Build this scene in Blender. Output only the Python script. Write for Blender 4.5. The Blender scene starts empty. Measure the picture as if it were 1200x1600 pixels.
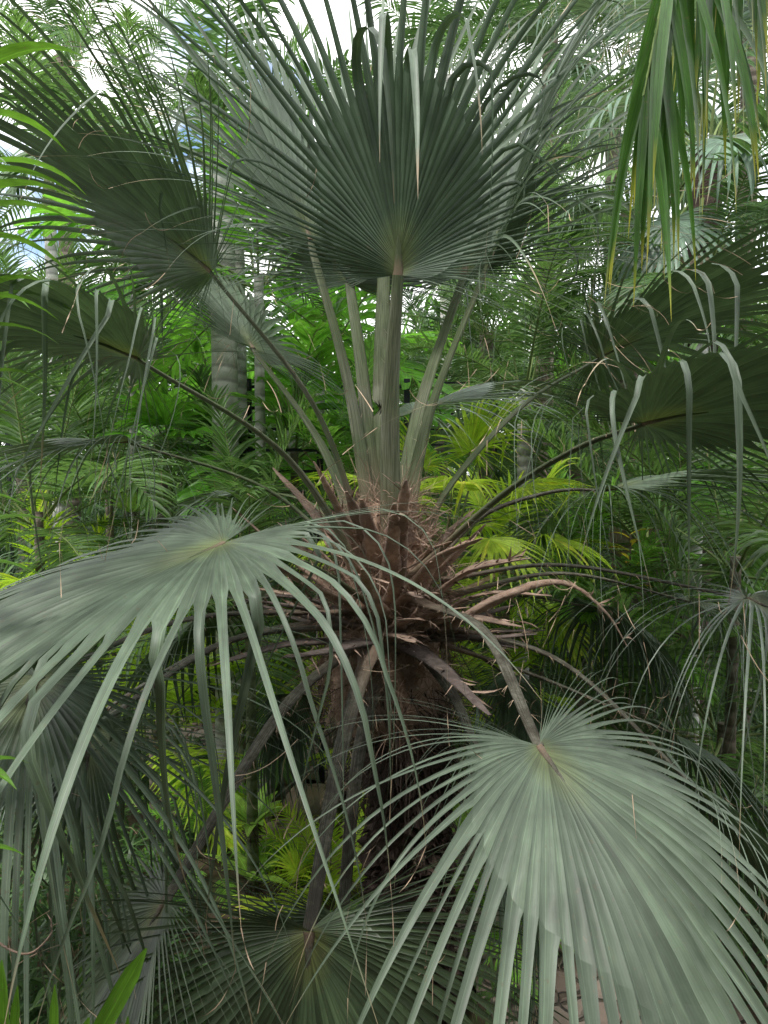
import bpy, math, random
import numpy as np
from mathutils import Vector, Matrix, Euler

rng = np.random.default_rng(11)
random.seed(5)
R = math.radians
scene = bpy.context.scene
C = scene.collection

# ------------------------------------------------------------------ camera
CAM_H, PITCH, F = 2.5, -4.0, 1155.0
cam_d = bpy.data.cameras.new('camera'); cam = bpy.data.objects.new('camera', cam_d); C.objects.link(cam)
cam_d.sensor_fit = 'VERTICAL'; cam_d.sensor_height = 36; cam_d.lens = 36 * F / 1600
cam_d.clip_start = 0.05; cam_d.clip_end = 500
cam.location = (0, 0, CAM_H); cam.rotation_euler = (R(90 + PITCH), 0, 0)
scene.camera = cam

# ------------------------------------------------------------------ world, sun, exposure
SUN_EL, SUN_AZ = 62, -35        # azimuth from +Y behind the camera to the left
w = bpy.data.worlds.new('World'); scene.world = w; w.use_nodes = True
nt = w.node_tree; nt.nodes.clear()
o_ = nt.nodes.new('ShaderNodeOutputWorld'); bg = nt.nodes.new('ShaderNodeBackground')
sky = nt.nodes.new('ShaderNodeTexSky'); sky.sky_type = 'NISHITA'; sky.sun_disc = False
sky.sun_elevation = R(SUN_EL); sky.sun_rotation = R(180 + SUN_AZ)
tc = nt.nodes.new('ShaderNodeTexCoord'); no = nt.nodes.new('ShaderNodeTexNoise')
no.inputs['Scale'].default_value = 5.0; no.inputs['Detail'].default_value = 6
ra = nt.nodes.new('ShaderNodeValToRGB'); ra.color_ramp.elements[0].position = 0.36; ra.color_ramp.elements[1].position = 0.5
mx = nt.nodes.new('ShaderNodeMix'); mx.data_type = 'RGBA'
mx.inputs['B'].default_value = (11.6, 11.6, 11.6, 1)
nt.links.new(tc.outputs['Generated'], no.inputs['Vector']); nt.links.new(no.outputs['Fac'], ra.inputs['Fac'])
nt.links.new(ra.outputs['Color'], mx.inputs['Factor']); nt.links.new(sky.outputs['Color'], mx.inputs['A'])
nt.links.new(mx.outputs['Result'], bg.inputs['Color']); bg.inputs['Strength'].default_value = 0.12
nt.links.new(bg.outputs['Background'], o_.inputs['Surface'])
sd = bpy.data.lights.new('sun', 'SUN'); sun = bpy.data.objects.new('sun', sd); C.objects.link(sun)
sd.energy = 1.7; sd.angle = R(10); sd.color = (1.0, 0.96, 0.9)
sv = Vector((math.sin(R(SUN_AZ)) * math.cos(R(SUN_EL)), -math.cos(R(SUN_AZ)) * math.cos(R(SUN_EL)), math.sin(R(SUN_EL))))
sun.rotation_euler = sv.to_track_quat('Z', 'Y').to_euler()
scene.view_settings.view_transform = 'Standard'; scene.view_settings.look = 'None'
scene.view_settings.exposure = 1.05; scene.view_settings.gamma = 1.0
try:
    scene.cycles.use_denoising = True
    scene.cycles.max_bounces = 8; scene.cycles.diffuse_bounces = 4; scene.cycles.transmission_bounces = 5
    scene.cycles.glossy_bounces = 2
except Exception:
    pass

# ------------------------------------------------------------------ helpers
cp, sp = math.cos(R(PITCH)), math.sin(R(PITCH))
FWD = np.array([0, cp, sp]); UPV = np.array([0, -sp, cp]); RT = np.array([1.0, 0, 0]); EYE = np.array([0, 0, CAM_H])
def P(px, py, d):
    return EYE + FWD * d + RT * ((px - 600) / F * d) + UPV * ((800 - py) / F * d)
def onground(px, py, z=0.0):
    v = FWD + RT * ((px - 600) / F) + UPV * ((800 - py) / F)
    return EYE + v * ((z - CAM_H) / v[2])
def nrm(a):
    a = np.asarray(a, float); return a / np.maximum(np.linalg.norm(a, axis=-1, keepdims=True), 1e-9)
Z = np.array([0, 0, 1.0])

class MB:
    """collects quads with a material slot and two per-vertex values (v: per-piece random, t: along the piece)"""
    def __init__(s): s.V = []; s.F = []; s.M = []; s.A = []; s.T = []; s.U = []; s.n = 0; s.mats = []
    def slot(s, m):
        if m not in s.mats: s.mats.append(m)
        return s.mats.index(m)
    def add(s, V, Fq, m, a=0.5, t=0.5, u=0.5):
        V = np.asarray(V, float).reshape(-1, 3); Fq = np.asarray(Fq, int).reshape(-1, 4)
        s.V.append(V); s.F.append(Fq + s.n); s.M.append(np.full(len(Fq), s.slot(m)))
        s.A.append(np.broadcast_to(np.asarray(a, float), (len(V),)).copy()); s.T.append(np.broadcast_to(np.asarray(t, float), (len(V),)).copy()); s.U.append(np.broadcast_to(np.asarray(u, float), (len(V),)).copy())
        s.n += len(V)
    def mesh(s, name, smooth=True):
        V = np.concatenate(s.V); Fq = np.concatenate(s.F); M = np.concatenate(s.M)
        me = bpy.data.meshes.new(name)
        me.vertices.add(len(V)); me.vertices.foreach_set('co', V.ravel())
        me.loops.add(len(Fq) * 4); me.loops.foreach_set('vertex_index', Fq.ravel().astype(np.int32))
        me.polygons.add(len(Fq)); me.polygons.foreach_set('loop_start', np.arange(0, len(Fq) * 4, 4, dtype=np.int32))
        me.polygons.foreach_set('loop_total', np.full(len(Fq), 4, dtype=np.int32))
        me.polygons.foreach_set('material_index', M.astype(np.int32))
        me.polygons.foreach_set('use_smooth', np.full(len(Fq), smooth))
        for m in s.mats: me.materials.append(m)
        for nm, src in (('v', s.A), ('t', s.T), ('u', s.U)):
            at = me.attributes.new(nm, 'FLOAT', 'POINT'); at.data.foreach_set('value', np.concatenate(src).astype(np.float32))
        me.update(calc_edges=True); return me

def link(name, me, parent=None, loc=None, rotz=0):
    o = bpy.data.objects.new(name, me); C.objects.link(o)
    if parent is not None: o.parent = parent
    if loc is not None: o.location = tuple(float(q) for q in loc)
    o.rotation_euler = (0, 0, rotz); return o
def tag(o, label, cat, group=None, kind=None):
    if label: o['label'] = label
    if cat: o['category'] = cat
    if group: o['group'] = group
    if kind: o['kind'] = kind
    return o
def thing(name, label, cat, loc=(0, 0, 0), rotz=0, group=None):
    return tag(link(name, None, None, loc, rotz), label, cat, group)

def ribbons(mb, mat, P0, D0, N0, L, W, steps=6, g=0.0, gpow=1.0, fold=0.25, prof=None, v=None, twist=0.0, cf=None, ct=None, t0=0.0, t1=1.0, three=True):
    """n curved strips at once. prof: width along the strip; g: gravity bend; cf/ct: sharp fold at ct of strength cf"""
    P0 = np.asarray(P0, float).reshape(-1, 3); n = len(P0)
    D = nrm(np.broadcast_to(D0, (n, 3))).copy(); N = np.broadcast_to(N0, (n, 3)).astype(float).copy()
    L = np.broadcast_to(L, (n,)).astype(float); W = np.broadcast_to(W, (n,)).astype(float); g = np.broadcast_to(g, (n,)).astype(float)
    tw = np.broadcast_to(twist, (n,)).astype(float)
    ts = np.linspace(0, 1, steps + 1)
    if prof is None: prof = lambda t: np.clip(np.minimum(0.35 + 3 * t, 1) * (1 - t ** 2.2), 0.02, 1)
    rows = 3 if three else 2
    out = np.zeros((n, steps + 1, rows, 3)); Pc = P0.copy()
    if v is None: v = rng.random(n)
    for k, t in enumerate(ts):
        N = N - D * np.sum(N * D, 1, keepdims=True); N = nrm(N)
        S = np.cross(D, N)
        hw = (W * prof(t) / 2)[:, None]
        if three:
            out[:, k, 0] = Pc - S * hw + N * hw * fold * 2; out[:, k, 1] = Pc; out[:, k, 2] = Pc + S * hw + N * hw * fold * 2
        else:
            out[:, k, 0] = Pc - S * hw; out[:, k, 1] = Pc + S * hw
        dt = 1.0 / steps
        gg = g * (t + dt) ** gpow * dt
        if cf is not None: gg = gg + np.where((t <= ct) & (t + dt > ct), cf, 0)
        D = nrm(D + (-Z)[None] * gg[:, None])
        a = tw * dt; N = N * np.cos(a)[:, None] + np.cross(D, N) * np.sin(a)[:, None]
        Pc = Pc + D * (L * dt)[:, None]
    idx = np.arange(n * (steps + 1) * rows).reshape(n, steps + 1, rows)
    q = np.stack([idx[:, :-1, :-1], idx[:, :-1, 1:], idx[:, 1:, 1:], idx[:, 1:, :-1]], -1)
    tt = np.broadcast_to((t0 + (t1 - t0) * ts)[None, :, None], (n, steps + 1, rows))
    vv = np.broadcast_to(np.asarray(v)[:, None, None], (n, steps + 1, rows))
    uu = np.tile([-1, 0, 1] if three else [-1, 1], n * (steps + 1))
    mb.add(out.reshape(-1, 3), q.reshape(-1, 4), mat, vv.ravel(), tt.ravel(), uu)
    return Pc, D, N

def catmull(pts, n):
    pts = [np.asarray(p, float) for p in pts]
    pts = [2 * pts[0] - pts[1]] + pts + [2 * pts[-1] - pts[-2]]
    out = []
    segs = len(pts) - 3
    for i in range(n + 1):
        u = i / n * segs; k = min(int(u), segs - 1); t = u - k
        a, b, c, d = pts[k:k + 4]
        out.append(0.5 * (2 * b + (c - a) * t + (2 * a - 5 * b + 4 * c - d) * t * t + (3 * b - a - 3 * c + d) * t ** 3))
    return np.array(out)

def tube(mb, mat, path, rads, flat=1.0, sides=8, v=0.5, up=Z, channel=0.0, bump=0.0, cap=True):
    path = np.asarray(path, float); n = len(path)
    rads = np.broadcast_to(rads, (n,)).astype(float)
    D = nrm(np.gradient(path, axis=0)); N = np.broadcast_to(up, (n, 3)) - D * (D @ np.asarray(up))[:, None]
    bad = np.linalg.norm(N, axis=1) < 0.15
    if bad.any(): N[bad] = np.array([0, 1.0, 0]) - D[bad] * D[bad][:, 1:2]
    N = nrm(N); S = np.cross(D, N)
    an = np.linspace(0, 2 * np.pi, sides, endpoint=False)
    rr = np.ones((n, sides))
    if bump: rr += rng.normal(0, bump, (n, sides))
    ca = np.cos(an)[None] * rr; sa = np.sin(an)[None] * rr
    sa2 = np.where(sa > 0, sa * (1 - channel), sa)
    ring = path[:, None] + S[:, None] * (ca * rads[:, None])[..., None] + N[:, None] * (sa2 * (rads * flat)[:, None])[..., None]
    idx = np.arange(n * sides).reshape(n, sides); nx = np.roll(idx, -1, 1)
    q = np.stack([idx[:-1], nx[:-1], nx[1:], idx[1:]], -1)[..., ::-1]
    t = np.repeat(np.linspace(0, 1, n), sides)
    mb.add(ring.reshape(-1, 3), q.reshape(-1, 4), mat, v, t, np.tile(np.cos(an), n))
    if cap:
        c = ring[-1]; cc = c.mean(0); k = sides // 2
        V = np.concatenate([c, [cc]]); f = [[i, (i + 1) % sides, (i + 2) % sides, sides] for i in range(0, sides, 2)]
        mb.add(V, f, mat, v, 1.0)

# ------------------------------------------------------------------ materials
def mat_base(name):
    m = bpy.data.materials.new(name); m.use_nodes = True; n = m.node_tree; n.nodes.clear()
    out = n.nodes.new('ShaderNodeOutputMaterial'); return m, n, out
def N_(n, t, **k):
    x = n.nodes.new(t)
    for a, b in k.items(): setattr(x, a, b)
    return x
def mixc(n, fac, a, b, mode='MIX'):
    x = n.nodes.new('ShaderNodeMix'); x.data_type = 'RGBA'; x.blend_type = mode
    for s, val in (('Factor', fac), ('A', a), ('B', b)):
        if isinstance(val, (int, float)): x.inputs[s].default_value = val
        elif isinstance(val, tuple): x.inputs[s].default_value = (*val[:3], 1)
        else: n.links.new(val, x.inputs[s])
    return x.outputs['Result']
def mrange(n, val, a, b, c, d):
    x = n.nodes.new('ShaderNodeMapRange'); n.links.new(val, x.inputs['Value'])
    for i, q in zip((1, 2, 3, 4), (a, b, c, d)): x.inputs[i].default_value = q
    return x.outputs[0]
def leaf_mat(name, front, back, hub=None, tip=None, trans=0.25, rough=0.42, vary=0.35, tip_at=0.9, hub_to=0.14, yellow=None, spec=0.4, dry=0.0):
    m, n, out = mat_base(name)
    av = N_(n, 'ShaderNodeAttribute', attribute_name='v').outputs['Fac']
    at = N_(n, 'ShaderNodeAttribute', attribute_name='t').outputs['Fac']
    oi = N_(n, 'ShaderNodeObjectInfo').outputs['Random']
    geo = N_(n, 'ShaderNodeNewGeometry')
    col = mixc(n, geo.outputs['Backfacing'], front, back)
    if hub: col = mixc(n, mrange(n, at, 0.0, hub_to, 0.8, 0.0), col, hub)
    if yellow: col = mixc(n, mrange(n, av, 0.7, 1.0, 0.0, 0.85), col, yellow)
    nz = N_(n, 'ShaderNodeTexNoise'); nz.inputs['Scale'].default_value = 9; nz.inputs['Detail'].default_value = 4
    tco = N_(n, 'ShaderNodeTexCoord'); n.links.new(tco.outputs['Object'], nz.inputs['Vector'])
    b1 = mrange(n, av, 0, 1, 1 - vary, 1 + vary); b2 = mrange(n, oi, 0, 1, 0.85, 1.15); b3 = mrange(n, nz.outputs['Fac'], 0.3, 0.7, 0.8, 1.2)
    mu = N_(n, 'ShaderNodeMath', operation='MULTIPLY'); n.links.new(b1, mu.inputs[0]); n.links.new(b2, mu.inputs[1])
    mu2 = N_(n, 'ShaderNodeMath', operation='MULTIPLY'); n.links.new(mu.outputs[0], mu2.inputs[0]); n.links.new(b3, mu2.inputs[1])
    vm = N_(n, 'ShaderNodeVectorMath', operation='SCALE'); n.links.new(col, vm.inputs[0]); n.links.new(mu2.outputs[0], vm.inputs['Scale'])
    col = vm.outputs[0]
    au = N_(n, 'ShaderNodeAttribute', attribute_name='u').outputs['Fac']
    ab = N_(n, 'ShaderNodeMath', operation='ABSOLUTE'); n.links.new(au, ab.inputs[0])
    vs = N_(n, 'ShaderNodeMath', operation='MULTIPLY'); n.links.new(au, vs.inputs[0]); vs.inputs[1].default_value = 26
    si = N_(n, 'ShaderNodeMath', operation='SINE'); n.links.new(vs.outputs[0], si.inputs[0])
    vein = N_(n, 'ShaderNodeMath', operation='MULTIPLY'); n.links.new(mrange(n, si.outputs[0], -1, 1, .93, 1.05), vein.inputs[0]); n.links.new(mrange(n, ab.outputs[0], 0.03, 0.10, 1.45, 1.0), vein.inputs[1])
    vm2 = N_(n, 'ShaderNodeVectorMath', operation='SCALE'); n.links.new(col, vm2.inputs[0]); n.links.new(vein.outputs[0], vm2.inputs['Scale']); col = vm2.outputs[0]
    # small dark or tan blemishes
    sp_ = N_(n, 'ShaderNodeTexNoise'); sp_.inputs['Scale'].default_value = 70; sp_.inputs['Detail'].default_value = 2
    n.links.new(tco.outputs['Object'], sp_.inputs['Vector'])
    col = mixc(n, mrange(n, sp_.outputs['Fac'], 0.66, 0.72, 0, 0.45), col, (0.12, 0.10, 0.06))
    cx = N_(n, 'ShaderNodeCombineXYZ')
    for i_, (src, k_) in enumerate(((av, 80.0), (at, 5.0), (au, 0.9))):
        q_ = N_(n, 'ShaderNodeMath', operation='MULTIPLY'); n.links.new(src, q_.inputs[0]); q_.inputs[1].default_value = k_; n.links.new(q_.outputs[0], cx.inputs[i_])
    st_ = N_(n, 'ShaderNodeTexNoise'); st_.inputs['Scale'].default_value = 1.6; st_.inputs['Detail'].default_value = 5; n.links.new(cx.outputs[0], st_.inputs['Vector'])
    vm3 = N_(n, 'ShaderNodeVectorMath', operation='SCALE'); n.links.new(col, vm3.inputs[0]); n.links.new(mrange(n, st_.outputs['Fac'], .3, .7, .72, 1.28), vm3.inputs['Scale']); col = vm3.outputs[0]
    if tip:
        ta = N_(n, 'ShaderNodeMath', operation='ADD'); n.links.new(at, ta.inputs[0]); n.links.new(mrange(n, av, .8, 1, 0, .12), ta.inputs[1])
        col = mixc(n, mrange(n, ta.outputs[0], tip_at, 1.0, 0.0, 1.0), col, tip)
    p = N_(n, 'ShaderNodeBsdfPrincipled'); n.links.new(col, p.inputs['Base Color']); p.inputs['Roughness'].default_value = rough
    p.inputs['Specular IOR Level'].default_value = spec
    tr = N_(n, 'ShaderNodeBsdfTranslucent'); tcol = mixc(n, 1.0, col, (1.05, 1.18, 0.6), 'MULTIPLY'); n.links.new(tcol, tr.inputs['Color'])
    ms = N_(n, 'ShaderNodeMixShader'); ms.inputs[0].default_value = trans
    n.links.new(p.outputs[0], ms.inputs[1]); n.links.new(tr.outputs[0], ms.inputs[2]); n.links.new(ms.outputs[0], out.inputs['Surface'])
    return m
def rough_mat(name, c1, c2, c3=None, scale=20, stretch=(1, 1, 1), rough=0.85, bump=0.3, rings=0.0, vary=0.3, spec=0.2, streak=0.0):
    m, n, out = mat_base(name)
    tco = N_(n, 'ShaderNodeTexCoord'); mp = N_(n, 'ShaderNodeMapping'); mp.inputs['Scale'].default_value = stretch
    n.links.new(tco.outputs['Object'], mp.inputs['Vector'])
    nz = N_(n, 'ShaderNodeTexNoise'); nz.inputs['Scale'].default_value = scale; nz.inputs['Detail'].default_value = 8; nz.inputs['Roughness'].default_value = 0.65
    n.links.new(mp.outputs[0], nz.inputs['Vector'])
    col = mixc(n, mrange(n, nz.outputs['Fac'], 0.35, 0.65, 0, 1), c1, c2)
    h = nz.outputs['Fac']
    if c3:
        n2 = N_(n, 'ShaderNodeTexNoise'); n2.inputs['Scale'].default_value = scale * 0.23; n2.inputs['Detail'].default_value = 5
        n.links.new(tco.outputs['Object'], n2.inputs['Vector'])
        col = mixc(n, mrange(n, n2.outputs['Fac'], 0.5, 0.62, 0, 0.9), col, c3)
    if rings:
        wv = N_(n, 'ShaderNodeTexWave', bands_direction='Z'); wv.inputs['Scale'].default_value = rings; wv.inputs['Distortion'].default_value = 2.5; wv.inputs['Detail'].default_value = 2
        n.links.new(tco.outputs['Object'], wv.inputs['Vector'])
        col = mixc(n, mrange(n, wv.outputs['Fac'], 0.0, 0.25, 0.6, 0), col, tuple(q * 0.45 for q in c1))
        ad = N_(n, 'ShaderNodeMath', operation='ADD'); n.links.new(h, ad.inputs[0]); n.links.new(wv.outputs['Fac'], ad.inputs[1]); h = ad.outputs[0]
    av = N_(n, 'ShaderNodeAttribute', attribute_name='v').outputs['Fac']
    if streak:
        cx = N_(n, 'ShaderNodeCombineXYZ')
        for i_, (nm_, k_) in enumerate((('u', 5.0), ('t', 4.0), ('v', 60.0))):
            q_ = N_(n, 'ShaderNodeMath', operation='MULTIPLY'); n.links.new(N_(n, 'ShaderNodeAttribute', attribute_name=nm_).outputs['Fac'], q_.inputs[0]); q_.inputs[1].default_value = k_; n.links.new(q_.outputs[0], cx.inputs[i_])
        st_ = N_(n, 'ShaderNodeTexNoise'); st_.inputs['Scale'].default_value = 2.2; st_.inputs['Detail'].default_value = 7; n.links.new(cx.outputs[0], st_.inputs['Vector'])
        col = mixc(n, mrange(n, st_.outputs['Fac'], .4, .62, 0, streak), col, tuple(q * .35 for q in c1))
        bt = N_(n, 'ShaderNodeAttribute', attribute_name='t').outputs['Fac']
        col = mixc(n, mrange(n, bt, 0.02, 0.3, .75, 0), col, (0.2, 0.14, 0.1))
    vm = N_(n, 'ShaderNodeVectorMath', operation='SCALE'); n.links.new(col, vm.inputs[0]); n.links.new(mrange(n, av, 0, 1, 1 - vary, 1 + vary), vm.inputs['Scale'])
    p = N_(n, 'ShaderNodeBsdfPrincipled'); n.links.new(vm.outputs[0], p.inputs['Base Color']); p.inputs['Roughness'].default_value = rough
    p.inputs['Specular IOR Level'].default_value = spec
    bu = N_(n, 'ShaderNodeBump'); bu.inputs['Strength'].default_value = bump; bu.inputs['Distance'].default_value = 0.02
    n.links.new(h, bu.inputs['Height']); n.links.new(bu.outputs[0], p.inputs['Normal']); n.links.new(p.outputs[0], out.inputs['Surface'])
    return m

M_blade = leaf_mat('glaucous blade', (0.098, 0.135, 0.090), (0.060, 0.093, 0.058), hub=(0.14, 0.165, 0.055), tip=(0.33, 0.26, 0.17), tip_at=0.93, trans=0.13, vary=0.25, rough=0.5, spec=0.45)
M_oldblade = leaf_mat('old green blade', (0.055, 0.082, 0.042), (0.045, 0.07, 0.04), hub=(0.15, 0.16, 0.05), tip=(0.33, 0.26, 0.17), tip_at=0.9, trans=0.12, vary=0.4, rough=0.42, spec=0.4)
M_silver = leaf_mat('silvery blade', (0.155, 0.195, 0.15), (0.10, 0.135, 0.10), hub=(0.2, 0.22, 0.1), tip=(0.33, 0.26, 0.17), tip_at=0.93, trans=0.15, vary=0.25, rough=0.4, spec=0.5)
M_thread = rough_mat('dry thread', (0.42, 0.32, 0.23), (0.3, 0.22, 0.15), scale=30, bump=0)
M_stalk = rough_mat('leaf stalk', (0.075, 0.098, 0.045), (0.10, 0.122, 0.066), (0.125, 0.13, 0.09), scale=9, stretch=(1, 1, 1), rough=0.6, bump=0.15, vary=0.2, streak=.7)
M_stalk_old = rough_mat('old leaf stalk', (0.075, 0.072, 0.05), (0.175, 0.17, 0.135), (0.06, 0.052, 0.04), scale=45, rough=0.75, bump=0.45, vary=0.25, streak=.8)
M_fibre = rough_mat('red brown fibre', (0.27, 0.175, 0.12), (0.38, 0.28, 0.21), (0.20, 0.13, 0.09), scale=40, stretch=(1, 1, 0.3), bump=0.6, vary=0.45)
M_stub = rough_mat('brown leaf base', (0.22, 0.145, 0.105), (0.36, 0.27, 0.21), (0.17, 0.125, 0.10), scale=30, stretch=(1, 1, 1), bump=0.7, vary=0.4)
M_stubgrey = rough_mat('weathered leaf base', (0.10, 0.075, 0.065), (0.17, 0.14, 0.125), (0.07, 0.06, 0.05), scale=30, bump=0.7, vary=0.4)
M_oldtrunk = rough_mat('shaggy bark', (0.035, 0.025, 0.02), (0.075, 0.052, 0.042), (0.10, 0.075, 0.06), scale=18, bump=0.9, vary=0.5)
M_greytrunk = rough_mat('grey palm bark', (0.36, 0.36, 0.33), (0.50, 0.50, 0.47), (0.28, 0.29, 0.23), scale=14, bump=0.4, rings=3.2)
M_brntrunk = rough_mat('brown palm bark', (0.14, 0.115, 0.09), (0.22, 0.19, 0.155), (0.09, 0.1, 0.06), scale=14, bump=0.5, rings=3.5)
M_grntrunk = rough_mat('green ringed stem', (0.09, 0.12, 0.05), (0.13, 0.15, 0.075), scale=10, bump=0.2, rings=4.5)
M_rachis = rough_mat('green rachis', (0.13, 0.19, 0.06), (0.18, 0.22, 0.09), scale=10, bump=0.1)
M_coco = leaf_mat('dark green leaflet', (0.075, 0.15, 0.05), (0.09, 0.16, 0.07), trans=0.35, vary=0.35, tip=(0.2, 0.18, 0.08), tip_at=0.95)
M_mid = leaf_mat('mid green leaflet', (0.10, 0.19, 0.055), (0.12, 0.2, 0.08), trans=0.42, vary=0.4)
M_bright = leaf_mat('bright broad leaflet', (0.13, 0.35, 0.035), (0.16, 0.35, 0.06), trans=0.5, vary=0.35, rough=0.35)
M_lime = leaf_mat('lime leaflet', (0.46, 0.64, 0.06), (0.44, 0.6, 0.08), trans=0.5, vary=0.3, yellow=(0.6, 0.6, 0.08))
M_fern = leaf_mat('fern leaflet', (0.19, 0.40, 0.06), (0.22, 0.4, 0.1), trans=0.45, vary=0.4)
M_greyfan = leaf_mat('grey green fan leaf', (0.12, 0.19, 0.13), (0.16, 0.22, 0.17), trans=0.25, vary=0.35, tip=(0.3, 0.25, 0.17), tip_at=0.92)
M_dry = leaf_mat('dry dead leaf', (0.30, 0.25, 0.16), (0.26, 0.21, 0.14), trans=0.2, vary=0.4)
M_hang = leaf_mat('strap leaflet', (0.045, 0.11, 0.02), (0.04, 0.09, 0.025), tip=(0.40, 0.37, 0.05), tip_at=0.8, trans=0.35, vary=0.3, rough=0.35)
M_strap = leaf_mat('strap leaf', (0.085, 0.19, 0.02), (0.10, 0.2, 0.03), trans=0.35, vary=0.2, rough=0.3)
M_dark = leaf_mat('undergrowth leaf', (0.04, 0.09, 0.03), (0.05, 0.10, 0.04), trans=0.3, vary=0.5)

# ------------------------------------------------------------------ fan blade
def fan_blade(mb, H, A, N, Rr=1.3, spread=125, nseg=58, join=0.42, g_in=0.25, g_out=1.1, fold_p=0.3, fold_rng=(0.5, 0.85), fold_s=2.2,
              cup=0.12, costa=0.18, mat=None, threads=True, pleat=0.2, width=1.0, side_w=0.35, seed=0, side_short=0.25, side_join=0.78, fold_th=None, steps_in=6, steps_out=15, lift=0.0):
    mat = mat or M_blade
    r_ = np.random.default_rng(seed + 100)
    A = nrm(A); N = nrm(N - A * np.dot(N, A)); S = np.cross(A, N)
    H = np.asarray(H, float)
    def curves(th, steps, frac):
        c, s = np.cos(th), np.sin(th)
        D = c[:, None] * A + s[:, None] * S
        lf = cup + lift * (np.abs(th) / R(spread)) ** 2
        D = nrm(D * np.cos(lf)[:, None] + N[None] * np.sin(lf)[:, None])
        Nn = np.broadcast_to(N, D.shape).copy()
        Rl = Rr * (1 - side_short * (np.abs(th) / R(spread)) ** 1.6)
        Pc = H + A[None] * (costa * Rr * np.clip(c, 0, 1) ** 2)[:, None] * 0.25
        ps = [Pc.copy()]; Ns = []; 
        for k in range(steps):
            Nn = nrm(Nn - D * np.sum(Nn * D, 1, keepdims=True)); Ns.append(Nn.copy())
            D = nrm(D - Z * (g_in * (k + 1) / steps * frac)[:, None])
            Pc = Pc + D * (Rl * frac / steps)[:, None]; ps.append(Pc.copy())
        Nn = nrm(Nn - D * np.sum(Nn * D, 1, keepdims=True)); Ns.append(Nn.copy())
        return np.stack(ps, 1), D, Nn, np.stack(Ns, 1), Rl
    dth = 2 * R(spread) / nseg
    xx = np.linspace(-1, 1, nseg + 1)
    bth = R(spread) * xx * (1.18 - 0.18 * xx ** 2)
    bth[1:-1] += r_.normal(0, dth * 0.14, nseg - 1)
    jn = lambda th: join * (1 - side_join * (np.abs(th) / R(spread)) ** 1.5)
    cth = (bth[:-1] + bth[1:]) / 2
    jb = jn(bth) * np.clip(1 + r_.normal(0, .035, nseg + 1), .7, 1.2); jc = (jb[1:] + jb[:-1]) / 2
    # a long smooth ripple across the blade
    rp = 0.02 * np.sin(bth * 5 + seed) 
    pb, _, _, nb, _ = curves(bth, steps_in, jb); pc, Dc, Nc, ncn, Rl = curves(cth, steps_in, jc)
    tt = np.linspace(0, 1, steps_in + 1)
    pb = pb + nb * (rp[:, None] * tt[None])[..., None]
    rc = (rp[:-1] + rp[1:]) / 2
    wj = Rl * jc * (bth[1:] - bth[:-1])
    wl = wj[:, None] * tt[None]
    pc = pc + ncn * (rc[:, None] * tt[None])[..., None] - ncn * (wl * pleat * 2)[..., None]
    n = nseg
    # joined part
    V = np.stack([pb[:-1], pc, pb[1:]], 2)
    v = r_.random(n)
    idx = np.arange(n * (steps_in + 1) * 3).reshape(n, steps_in + 1, 3)
    # increasing theta runs toward +S
    q = np.stack([idx[:, :-1, :-1], idx[:, :-1, 1:], idx[:, 1:, 1:], idx[:, 1:, :-1]], -1)
    mb.add(V.reshape(-1, 3), q.reshape(-1, 4), mat, np.repeat(v, (steps_in + 1) * 3), np.broadcast_to((tt * join)[None, :, None], (n, steps_in + 1, 3)).ravel(), np.tile([-1, 0, 1], n * (steps_in + 1)))
    # free part
    Lf = Rl * (1 - jc) * r_.uniform(0.85, 1.12, n)
    D = nrm(Dc + np.cross(Dc, Nc) * r_.normal(0, 0.035, n)[:, None] + Nc * r_.normal(0, 0.02, n)[:, None])
    sel = r_.random(n) < fold_p
    if fold_th is not None:
        inside = (cth > R(fold_th[0])) & (cth < R(fold_th[1])); sel = (r_.random(n) < np.where(inside, fold_p, .04))
    ct = np.where(sel, np.maximum(.12, (r_.uniform(*fold_rng, n) - jc) / (1 - jc)), 9.0); cf = np.where(sel, fold_s * r_.uniform(0.7, 1.3, n), 0)
    gg = g_out * r_.uniform(0.6, 1.5, n)
    g2 = gg
    tw = r_.normal(0, 0.35, n)
    fw = r_.uniform(.08, .5, n); kick = r_.normal(0, .45, n); wav = r_.normal(0, .12, n)
    wfac = 1 - side_w * (np.abs(cth) / R(spread)) ** 1.5
    steps = steps_out; ts = np.linspace(0, 1, steps + 1); Pc = pc[:, -1].copy(); Nn = Nc.copy(); out = np.zeros((n, steps + 1, 3, 3))
    out[:, 0] = V[:, -1]
    for k in range(1, steps + 1):
        t = ts[k]; dt = 1 / steps
        win = (t >= ct) & (t < ct + fw)
        bend = g2 * t * dt * 1.6; fa = np.where(win & (D[:, 2] > -.93), cf * dt / fw * .9, 0)
        side_kick = np.where(win, kick * dt / fw, 0) + wav * math.cos(t * 5) * dt
        Do = D; D = nrm(D - (Z + .45 * Nn) * bend[:, None] + np.cross(D, Nn) * side_kick[:, None])
        bf = -(Z + .5 * Nn); bf = nrm(bf - D * np.sum(bf * D, 1, keepdims=True))
        D = D * np.cos(fa)[:, None] + bf * np.sin(fa)[:, None]
        Pc = Pc + D * (Lf * dt)[:, None]
        Nn = Nn - (Do + D) * (np.sum(Nn * D, 1) / np.maximum(1 + np.sum(Do * D, 1), .05))[:, None]
        Nn = nrm(Nn - D * np.sum(Nn * D, 1, keepdims=True))
        Nn = Nn * np.cos(tw * dt)[:, None] + np.cross(D, Nn) * np.sin(tw * dt)[:, None]
        Sd = np.cross(D, Nn)
        hw = (wj / 2 * width * (1 + (wfac - 1) * min(1, t * 4)) * max(0.03, (1 - t ** 1.6)) * (1 - 0.1 * min(1, t * 6)))[:, None]
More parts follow.
